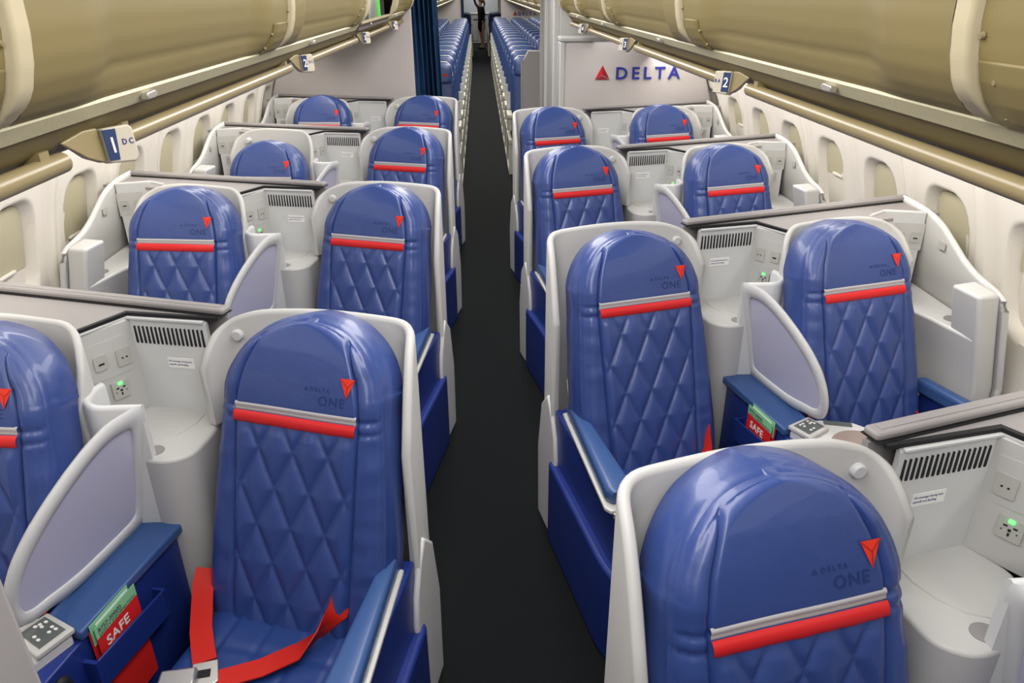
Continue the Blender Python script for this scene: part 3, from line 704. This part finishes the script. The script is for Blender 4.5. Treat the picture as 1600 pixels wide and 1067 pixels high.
# ------------------------------------------------------------------ place the rows
OL = [(-.462, 1.48 + 1.397 * k) for k in range(4)]; OR_ = [(.496, .81 + 1.397 * k) for k in range(4)]
OFF = {('LA', 0): .042, ('LA', 1): -.012, ('LA', 2): -.024, ('LA', 3): -.006, ('LW', 0): -.019, ('LW', 1): -.03, ('LW', 2): -.09, ('LW', 3): .049,
       ('RA', 0): .05, ('RA', 1): -.053, ('RA', 2): .019, ('RA', 3): -.016, ('RW', 0): 0, ('RW', 1): .004, ('RW', 2): -.022, ('RW', 3): .018}
ORD = ['first and nearest', 'second', 'third', 'last']
for k in range(4):
    for s, OO, sd, side in ((-1, OL, 'L', 'left'), (1, OR_, 'R', 'right')):
        O_ = OO[k]
        lab = 'blue quilted leather aisle seat in the %s row on the %s' % (ORD[k], side)
        if (s, k) == (-1, 0): lab = 'blue leather aisle seat, first row on the left, loose red belt across it'
        if (s, k) == (1, 0): lab = 'blue leather aisle seat on the right, nearest and largest headrest, bottom of the photo'
        da = R(-6) if s < 0 else (R(1.2) if k == 0 else R(3.5))
        aisle_seat(s, O_, lab, da, k, belt_front if (s, k) == (-1, 0) else None, dy=OFF[(sd + 'A', k)] * .9)
        if True:
            lab = 'blue quilted leather window seat in the %s row on the %s' % (ORD[k], side)
            da = R(5) if s < 0 else R(3)
            window_seat(s, O_, lab, da, dy=OFF[(sd + 'W', k)] * .9, dz=-.06 if (s, k) == (-1, 2) else 0)
        console(s, O_, 'grey-white console with privacy divider, %s row on the %s' % (ORD[k], side), k, vents=(k < 3))
        if True:
            side_console(s, O_, 'white side console and curved wing by the windows, %s row on the %s' % (ORD[k], side), k, (1.165 if s > 0 else 1.165))
card(-1, OL[0], .352, -.258, .510, 0, 'red and green safety card in the blue pocket of the nearest left console')
card(1, OR_[1], .352, -.235, .510, 0, 'red and green safety card in the pocket of the second right console')

# ------------------------------------------------------------------ overhead bins
DOOR = [(.578, 1.700), (.560, 1.712), (.545, 1.730), (.533, 1.752), (.525, 1.778), (.520, 1.81), (.519, 1.85), (.526, 1.90), (.545, 1.96), (.58, 2.02), (.64, 2.07), (.72, 2.095)]
def door_pt(s, q, y, rec):
    i = min(int(q), len(DOOR) - 2); f_ = q - i; a, b = DOOR[i], DOOR[i + 1]
    x = a[0] + (b[0] - a[0]) * f_; z = a[1] + (b[1] - a[1]) * f_
    wgt = min(1, q / 2.5)
    return (CX + s * (x + rec * wgt), y, z + rec * wgt * .35)
def bin_unit(s, y0, y1, label, open_=False, plate_end=True):
    t = thing('overhead_bin', label, 'overhead bin', (CX + s * 1.0, (y0 + y1) / 2, 1.6), 0, 'overhead bins %s' % ('on the left' if s < 0 else 'on the right'))
    off = Vector(t.location); NQ = len(DOOR) - 1
    def B(mb, nm, m, **kw):
        mb.v = [tuple(Vector(v) - off) for v in mb.v]; return mb.build(nm, m, t, **kw)
    L = y1 - y0
    def rec(a):
        e = min(a * L + .05, (1 - a) * L)
        tt = min(1, max(0, (e - .20) / .12)); return .020 * tt * tt * (3 - 2 * tt)
    if not open_:
        mb = MB(); mb.grid(lambda a, b: door_pt(s, b * NQ, y0 + .012 + a * (L - .024), rec(a)), 60, NQ * 4); B(mb, 'bin_door', 'bin', angle=80, fix=False)
    else:
        ya, yb_ = y0 + .04, y1 - .04
        mb = MB(); mb.box(CX + s * .575, CX + s * 1.25, ya, yb_, 1.675, 1.70); mb.box(CX + s * 1.25, CX + s * 1.27, ya, yb_, 1.675, 2.09)
        mb.box(CX + s * .6, CX + s * 1.27, ya - .01, ya, 1.70, 2.09); mb.box(CX + s * .6, CX + s * 1.27, yb_, yb_ + .01, 1.70, 2.09); B(mb, 'bin_interior', 'brown', fix=True)
        mb = MB(); mb.tube([(CX + s * .565, ya, 1.706), (CX + s * .565, yb_, 1.706)], .008, 8); B(mb, 'bin_sill', 'bin')
    for ya_, yb2, pro in ((y0 + .002, y0 + .012, .002), (y1 - .045, y1 - .003, -.012)):
        mb = MB(); mb.grid(lambda a, b: door_pt(s, b * NQ, ya_ + a * (yb2 - ya_), (pro * min(1, math.sin(math.pi * a) * 2.2) if 0 < a < 1 else .02)), 12, NQ * 4); B(mb, 'bin_rim', 'binlip', angle=80, fix=False)
    if plate_end and not open_:
        mb = MB(); mb.grid(lambda a, b: door_pt(s, .4 + b * 3.4, y1 - .19 + .14 * a, 0), 3, 34); mb.v = [(a - s * .0015, b, c - .0007) for a, b, c in mb.v]; o = B(mb, 'hinge_plate', 'bin', fix=False); so = o.modifiers.new('thickness', 'SOLIDIFY'); so.thickness = .006; so.offset = 0
        for aa, qq in ((y1 - .19, 1.2), (y1 - .19, 2.8), (y1 - .075, 1.2), (y1 - .075, 3.0), (y1 - .05, 4.6), (y1 - .05, 6)):
            mb = MB(); p = Vector(door_pt(s, qq, aa, -.001)); mb.tube([p, p + Vector((-s * .004, 0, -.001))], [.0045, .003], 8); B(mb, 'screw', 'rail')
    mb = MB(); mb.prism([(CX + s * .65, 1.68), (CX + s * 1.28, 1.55), (CX + s * 1.28, 2.09), (CX + s * .74, 2.09), (CX + s * .62, 2.05), (CX + s * .64, 1.9), (CX + s * .655, 1.72)] if open_ is False else [(CX + s * .60, 1.675), (CX + s * 1.28, 1.55), (CX + s * 1.28, 1.674), (CX + s * .60, 1.6755)], y0 + .02, y1 - .02, 0, 'y'); B(mb, 'bin_carcass', 'bin')
    # small latch on the ledge
    ym = y0 + L * .32; mb = MB(); mb.prism([(ym - .02, 1.684), (ym + .01, 1.684), (ym + .022, 1.690), (ym + .01, 1.697), (ym - .02, 1.695)], CX + s * .566, CX + s * .580, 0, 'x'); B(mb, 'latch', 'steel', bevel=.002)
    return t
LB = [(-.45, .905), (.905, 2.20), (2.20, 3.69), (3.69, 5.05), (5.05, 6.28)]; RB = [(-.45, .89), (.89, 2.19), (2.19, 3.53), (3.53, 4.55), (4.55, 5.52)]
nl = ['nearest, cut by the frame', 'second', 'third', 'fourth, standing open', 'last, against the bulkhead']
nr = ['nearest, cut by the frame', 'second', 'third', 'fourth', 'last, before the bulkhead']
for i, (a, b) in enumerate(LB): bin_unit(-1, a, b, 'beige curved overhead bin on the left, ' + nl[i], i == 3)
for i, (a, b) in enumerate(RB): bin_unit(1, a, b, 'beige curved overhead bin on the right, ' + nr[i])
for s in (-1, 1):
    for i in range(10): 
        y = 7.05 + i * 1.48
        bin_unit(s, y, y + 1.47, 'closed bin over the economy seats on the %s, %s from the front' % ('left' if s < 0 else 'right', NTH[i]), plate_end=False)['group'] = 'economy bins on the %s' % ('left' if s < 0 else 'right')
for s, ye in ((-1, 6.30), (1, 5.55)):
    sd = 'left' if s < 0 else 'right'
    for seg, (a, b) in enumerate(((-.45, ye), (7.0, 21.9))):
        mb = MB()
        mb.prism([(CX + s * .573, 1.700), (CX + s * .588, 1.679), (CX + s * .600, 1.679), (CX + s * .592, 1.705), (CX + s * .578, 1.712)], a, b, 0, 'y')
        struct(mb.build('trim_ledge_%s' % sd, 'ledge'))
        mb = MB(); mb.prism([(CX + s * .592, 1.680), (CX + s * .612, 1.655), (CX + s * .640, 1.632), (CX + s * .9, 1.545), (CX + s * 1.28, 1.50), (CX + s * 1.55, 1.43), (CX + s * 1.55, 1.45), (CX + s * 1.28, 1.55), (CX + s * .65, 1.69)], a, b, 0, 'y')
        struct(mb.build('trim_underside_%s' % sd, 'bin', angle=25))
        h = thing('handrail', 'beige tubular handrail under the %s bins, %s' % (sd, ('front cabin' if seg == 0 else 'economy cabin')), 'handrail', (CX + s * .618, (a + b) / 2, 1.628)); oy = (a + b) / 2
        y = a; seg_ = 1.397 if seg == 0 else 1.48; y0_ = (1.19 if s < 0 else .525) if seg == 0 else a
        cuts = [y0_ + seg_ * j for j in range(-2, 12) if a < y0_ + seg_ * j < b] if seg == 0 else []
        st = [a] + [c + .055 for c in cuts]; en = [c - .10 for c in cuts] + [b]
        for p, q in zip(st, en):
            if q - p < .05: continue
            mb = MB(); mb.tube([(0, p - oy, -.002), (0, q - oy, -.002)], .0145, 14); 
            for yy in (p + .05, q - .05): mb.box(-.006 * s, .022 * s, yy - oy - .012, yy - oy + .012, -.004, .022)
            mb.build('rail_tube', 'rail', h)
        for j, c in enumerate(cuts):
            kk = j + (1 if cuts[0] > .9 else 0)
            num = (1 + round((c - (1.27 if s < 0 else .545)) / 1.397))
            t = thing('row_number_sign', 'small beige row sign under the %s bins, %s from the camera' % (sd, ['in front', 'first', 'second', 'third', 'fourth', 'fifth', 'sixth'][min(6, max(0, j))]), 'sign', (CX + s * .612, c, 1.635))
            mb = MB(); P = rounded([(-.10, .028), (-.10, -.008), (-.075, -.020), (.048, -.030), (.052, .026), (-.10, .028)], .012, 3)
            # wedge body: faces the aisle and tilts down
            def W(a_, h_, o_): return (-s * (o_ + .35 * (-h_) * .3), a_, h_)
            Q = [(-.105, .018), (-.06, -.012), (-.022, -.026), (-.012, -.024), (-.012, .024), (-.05, .026)]
            n = len(Q); vs = [W(a_, h_, .0) for a_, h_ in Q] + [W(a_, h_, (.012 if a_ > -.09 else .004)) for a_, h_ in Q]
            mb.add(vs, [tuple(range(n))[::-1], tuple(range(n, 2 * n))] + [(i, (i + 1) % n, n + (i + 1) % n, n + i) for i in range(n)], smooth=False)
            mb.build('sign_body', 'rail', t, bevel=.004)
            # the face looks back towards the front of the cabin
            F = Matrix.Identity(4)
            fy = -.030
            mb = MB(); 
            P = [(-.026, -.030), (.022, -.033), (.030, -.024), (.030, .020), (.024, .026), (-.026, .024)]
            face = MB(); face.prism(P, -.002, .026, 0, 'y'); fo = face.build('sign_face', 'signw', t, bevel=.003)
            fo.location = (-s * .032, .002, .0); fo.scale = (.86, .9, .95); fo.rotation_euler = (R(-8), 0, s * R(-52) if s > 0 else R(52))
            nav = MB()
            x0, x1 = ((-.026, -.002) if s < 0 else (.004, .028))
            nav.prism([(x0, -.026), (x1 - .006 * (s < 0), -.026), (x1, .022), (x0, .022)], -.0035, -.0015, 0, 'y'); nav.build('number_field', 'navy', fo)
            me = text_mesh(str(num), .034, .0004, .0004); me.materials.clear(); me.materials.append(MT['paper'])
            tt = bpy.data.objects.new('row_number', me); COL.objects.link(tt); tt.parent = fo; tt.rotation_euler = (R(90), 0, 0); tt.location = (x0 + .004, -.0042, -.014)
            me = text_mesh('D C' if s < 0 else 'B A', .0125, .0004, .0002); me.materials.clear(); me.materials.append(MT['ink'])
            tt = bpy.data.objects.new('seat_letters', me); COL.objects.link(tt); tt.parent = fo; tt.rotation_euler = (R(90), 0, 0); tt.location = (.004 if s < 0 else -.023, -.0026, -.004)
# things inside the open bin on the left
def lab_box(nm, m, b, label, cat, bev=.02):
    mb = MB(); cx, cy = (b[0] + b[1]) / 2, (b[2] + b[3]) / 2
    mb.box(b[0] - cx, b[1] - cx, b[2] - cy, b[3] - cy, 0, b[5] - b[4]); o = mb.build(nm, m, bevel=bev, seg=3); o.location = (cx, cy, b[4]); return tag(o, label, cat)
lab_box('travel_bag', 'bag', (-1.15, -.66, 3.85, 4.5, 1.70, 1.96), 'dark travel bag lying inside the open left bin', 'bag', .04)
mb = MB(); mb.tube([(0, 0, 0), (0, 0, .20), (0, 0, .235), (0, 0, .25)], [.045, .045, .03, .028], 20); o = mb.build('oxygen_bottle', 'cyl'); o.location = (-.63, 4.66, 1.70); tag(o, 'grey metal cylinder standing in the open left bin', 'cylinder')
mb = MB(); mb.tube([(0, 0, 0), (0, 0, .15), (0, 0, .19), (0, 0, .23)], [.03, .03, .012, .012], 16); o = mb.build('green_bottle', 'green'); o.location = (-.62, 4.90, 1.70); tag(o, 'green bottle standing beside the grey cylinder in the open bin', 'bottle')

# ------------------------------------------------------------------ economy cabin
def econ_meshes():
    out = {}
    mb = MB()
    def back(a, b):
        th = 2 * math.pi * a; z = .42 + .62 * b; c_, s_ = math.cos(th), math.sin(th); sg = lambda x: 1 if x > 0 else -1
        w_ = .222 - .01 * b; r = 1 if b < .97 else .7
        q = 0
        if s_ < 0:
            u = w_ * c_; f1 = u / .07 + z / .12; f2 = u / .07 - z / .12; g = min(abs(f1 - round(f1)), abs(f2 - round(f2))); q = .005 * (1 - math.exp(-g / .1))
        return (w_ * abs(c_)**.45 * sg(c_), .22 * (z - .42) + (.055 * abs(s_)**.6 * sg(s_)) * r - q, z)
    mb.grid(back, 64, 40); o = mb.build('backrest', 'econ', angle=60); out['backrest'] = o.data; bpy.data.objects.remove(o)
    mb = MB()
    def head(a, b):
        th = 2 * math.pi * a; c_, s_ = math.cos(th), math.sin(th); sg = lambda x: 1 if x > 0 else -1
        h = b * 2 - 1; k_ = (1 - abs(h)**4)**.3 if abs(h) < 1 else .05
        return (.19 * (1 - .12 * max(0, h)**2) * abs(c_)**.5 * sg(c_) * (.75 + .25 * k_), .125 + .03 * h + .062 * abs(s_)**.7 * sg(s_) * max(.06, k_), 1.065 + .10 * h)
    mb.grid(head, 40, 16); mb.f.append(tuple(range(16 * 41, 16 * 41 + 40))); mb.m.append(0); mb.sm.append(True)
    o = mb.build('headrest', 'econ', angle=60); out['headrest'] = o.data; bpy.data.objects.remove(o)
    mb = MB(); mb.tube([(-.19, .19, .96), (-.188, .205, 1.06), (-.17, .213, 1.14), (-.13, .217, 1.172), (0, .218, 1.178), (.13, .217, 1.172), (.17, .213, 1.14), (.188, .205, 1.06), (.19, .19, .96)], .0042, 6)
    o = mb.build('back_trim', 'trim'); out['back_trim'] = o.data; bpy.data.objects.remove(o)
    mb = MB(); mb.box(.10, .135, .058, .064, 1.045, 1.075); o = mb.build('red_tag', 'emb'); out['red_tag'] = o.data; bpy.data.objects.remove(o)
    mb = MB(); mb.box(-.222, .222, -.46, .06, .36, .46); o = mb.build('seat_cushion', 'econ'); out['seat_cushion'] = o.data; bpy.data.objects.remove(o)
    mb = MB(); mb.box(-.03, .03, -.34, .02, .575, .62); mb.box(-.02, .02, -.32, -.27, .44, .575); mb.box(-.02, .02, -.02, .06, .40, .60); o = mb.build('armrest', 'econarm'); out['armrest'] = o.data; bpy.data.objects.remove(o)
    mb = MB(); mb.prism([(-.44, .08), (-.42, .36), (-.38, .36), (-.395, .03), (.22, .03), (.16, .30), (.10, .36), (.17, .36), (.26, .0), (-.44, .0)], -.02, .02, 0, 'x'); mb.box(-.018, .018, -.44, .2, .33, .37)
    o = mb.build('leg_frame', 'econarm'); out['leg_frame'] = o.data; bpy.data.objects.remove(o)
    mb = MB(); mb.box(-.02, .02, .085, .11, .62, .80); o = mb.build('side_stripe', 'trim'); out['side_stripe'] = o.data; bpy.data.objects.remove(o)
    return out
EM = econ_meshes()
def econ_seat(s, x, y, lab, grp, aisle, full=True):
    t = thing('economy_seat', lab, 'airline seat', (x, y, 0), 0, grp)
    for nm in (('backrest', 'headrest', 'back_trim', 'red_tag', 'seat_cushion') if full else ('backrest', 'headrest', 'back_trim')):
        o = part(nm, EM[nm], t)
        if nm == 'seat_cushion':
            b = o.modifiers.new('bevel', 'BEVEL'); b.width = .03; b.segments = 3
    if aisle:
        for nm in ('armrest', 'leg_frame', 'side_stripe'):
            o = part(nm, EM[nm], t, (-s * .245, 0, 0))
            if nm == 'armrest': b = o.modifiers.new('bevel', 'BEVEL'); b.width = .012; b.segments = 3
for r in range(17):
    yR, yL = 8.62 + .79 * r, 7.93 + .79 * r
    if yR < 21.6:
        for c in range(3):
            x = .555 + .47 * c
            if c and x / yR > .098: continue
            pos = ('aisle', 'middle', 'window')[c]
            lab = 'blue economy %s seat, %s row of the long right block' % (pos, NTH[r]) if r else 'blue %s seat of the first economy row on the right, behind the beige screen' % pos
            econ_seat(1, x, yR, lab, 'right economy %s seats' % pos if r else None, c == 0, r < 6)
    if yL < 21.6:
        for c in range(2):
            x = -.475 - .47 * c
            if c and -x / yL > .085: continue
            pos = ('aisle', 'middle')[c]
            lab = 'blue economy %s seat, %s row of the long left block beyond the curtain' % (pos, NTH[r]) if r else 'blue aisle seat of the first economy row on the left, beside the curtain'
            econ_seat(-1, x, yL, lab, 'left economy %s seats' % pos if r else None, c == 0, r < 6)
for s in (-1, 1):
    for r in range(4):
        econ_seat(s, CX + s * .50, 24.6 + r * .8, 'distant blue aisle seat on the %s, %s row behind the far partition' % ('left' if s < 0 else 'right', NTH[r]), 'far %s aisle seats' % ('left' if s < 0 else 'right'), True, False)
# far partitions with the airline's sign on the right one
fr = thing('far_partition', 'far grey partition with small airline lettering, right of the aisle', 'partition', (1.1, 22.0, 0))
mb = MB(); mb.box(-.50, .7, 0, .05, 0, 2.1); mb.build('partition_panel', 'bulk', fr, bevel=.01)
tx = text('airline_lettering', 'DELTA', .11, 'logo', fr, (-.04, -.008, 1.20), (R(90), 0, 0), .005, .002, 1.4)
me = tx.data; xs = [v.co.x for v in me.vertices]; sc = .50 / (max(xs) - min(xs))
for v in me.vertices: v.co.x = (v.co.x - min(xs)) * sc
widget(fr, -.125, -.003, 1.20, .12, .10)
fl = thing('far_partition', 'far grey partition left of the aisle beyond the economy seats', 'partition', (-1.1, 22.0, 0))
mb = MB(); mb.box(-.7, .63, 0, .05, 0, 2.1); mb.build('partition_panel', 'bulk', fl, bevel=.01)
mb = MB(); mb.grid(lambda a, b: (-.47 + .06 * a, 21.95 + .02 * math.sin(a * 20), 2.05 - 1.0 * b), 24, 6); cu = mb.build('curtain', 'curtain', fix=False); sm = cu.modifiers.new('thickness', 'SOLIDIFY'); sm.thickness = .004
tag(cu, 'small dark blue curtain at the far left partition edge', 'curtain')
# rear galley at the end of the aisle
mb = MB(); mb.box(-1.8, 1.84, 30.6, 30.7, 0, 2.1); struct(mb.build('wall_back', 'wall'))
gl = thing('galley', 'white rear galley with metal carts at the end of the aisle', 'galley', (CX, 30.3, 0))
mb = MB(); mb.box(-.7, .7, 0, .25, 0, 2.0); mb.build('galley_body', 'white', gl, bevel=.02)
for i in range(4):
    mb = MB(); mb.box(-.62 + i * .32, -.34 + i * .32, -.02, .01, .08, .98); d = mb.build('cart_door', 'steel', gl, bevel=.01)
    mb = MB(); mb.box(-.56 + i * .32, -.40 + i * .32, -.035, -.02, .80, .84); mb.build('door_handle', 'dark', d)
mb = MB(); mb.box(-.68, .68, -.06, .02, 1.0, 1.05); mb.build('counter', 'steel', gl, bevel=.01)

# flight attendant reaching up to the bins, far down the aisle
def person():
    t = thing('person', 'person in black dress standing far down the aisle, arm raised to the bin', 'person', (.07, 27.4, 0))
    def skin(nm, pts, edges, m, par=t, sub=2):
        me = bpy.data.meshes.new(nm); me.from_pydata([p[:3] for p in pts], edges, []); o = bpy.data.objects.new(nm, me); COL.objects.link(o); o.parent = par
        md = o.modifiers.new('skin', 'SKIN'); md.use_smooth_shade = True
        for i, p in enumerate(pts): me.skin_vertices[0].data[i].radius = (p[3], p[4] if len(p) > 4 else p[3])
        me.skin_vertices[0].data[0].use_root = True
        s_ = o.modifiers.new('sub', 'SUBSURF'); s_.levels = sub; s_.render_levels = sub; me.materials.append(MT[m]); return o
    body = skin('body', [(0, 0, .93, .135, .10), (0, 0, 1.10, .115, .085), (-.01, 0, 1.30, .13, .09), (-.015, 0, 1.42, .055), (-.02, -.01, 1.50, .05), (-.03, -.02, 1.60, .075, .09),
                  (-.15, .0, 1.39, .045), (-.30, -.02, 1.50, .036), (-.40, -.03, 1.70, .028), (-.42, -.03, 1.78, .022),
                  (.13, 0, 1.38, .045), (.17, .02, 1.14, .036), (.13, -.03, .92, .028), (.12, -.04, .86, .022),
                  (-.06, 0, .80, .085), (-.03, .0, .48, .055), (-.01, .02, .10, .032), (-.02, -.06, .03, .03),
                  (.07, 0, .80, .085), (.09, 0, .48, .055), (.10, .03, .10, .032), (.09, -.05, .03, .03)],
         [(0, 1), (1, 2), (2, 3), (3, 4), (4, 5), (2, 6), (6, 7), (7, 8), (8, 9), (2, 10), (10, 11), (11, 12), (12, 13), (0, 14), (14, 15), (15, 16), (16, 17), (0, 18), (18, 19), (19, 20), (20, 21)], 'skin')
    for hx, hz, d in ((-.42, 1.79, 1), (.12, .84, -1)):
        for f_, ln in enumerate((.055, .065, .068, .06)):
            mb = MB(); x = hx - .018 + f_ * .012; mb.tube([(x, -.03, hz), (x - .002, -.038, hz + d * ln * .6), (x - .004, -.052, hz + d * ln)], [.008, .007, .005], 8); mb.build('finger', 'skin', t)
        mb = MB(); mb.tube([(hx + .022, -.035, hz - d * .01), (hx + .04, -.05, hz + d * .03)], [.009, .006], 8); mb.build('thumb', 'skin', t)
    skin('dress', [(0, 0, .90, .155, .125), (0, 0, 1.08, .130, .10), (-.01, 0, 1.30, .145, .105), (-.012, 0, 1.395, .075, .07), (-.15, .0, 1.39, .056), (-.30, -.02, 1.50, .046), (-.385, -.028, 1.67, .040),
                   (.13, 0, 1.38, .056), (.17, .02, 1.14, .046), (.135, -.025, .95, .038), (.01, 0, .72, .15, .12), (.03, 0, .55, .125, .10)],
         [(0, 1), (1, 2), (2, 3), (2, 4), (4, 5), (5, 6), (2, 7), (7, 8), (8, 9), (0, 10), (10, 11)], 'cloth')
    mb = MB(); 
    mb.grid(lambda a, b: (-.025 + .092 * math.sin(math.pi * b) * math.cos(2 * math.pi * a), .01 + .10 * math.sin(math.pi * b) * math.sin(2 * math.pi * a) + (.02), 1.625 + .11 * math.cos(math.pi * b)), 20, 12)
    mb.tube([(.02, .09, 1.62), (.05, .12, 1.52), (.05, .11, 1.40)], [.05, .04, .015], 10); mb.build('hair', 'hair', t)
    for x in (-.055, .005):
        mb = MB(); mb.tube([(x, -.108, 1.605), (x, -.116, 1.605)], .010, 8); mb.build('eye', 'dark', t)
    mb = MB(); mb.tube([(-.025, -.105, 1.60), (-.025, -.128, 1.575), (-.025, -.108, 1.565)], [.008, .013, .008], 8); mb.build('nose', 'skin', t)
    mb = MB(); mb.box(-.045, -.005, -.112, -.100, 1.535, 1.545); mb.build('mouth', 'emb', t)
    for x, y in ((-.02, -.06), (.09, -.05)):
        mb = MB(); mb.prism([(x - .035, y - .10), (x + .035, y - .10), (x + .03, y + .12), (x - .03, y + .12)], 0, .045); mb.build('shoe', 'cloth', t, bevel=.015)
    t.rotation_euler = (0, 0, R(-55)); t.scale = (.93, .93, .93)
person()
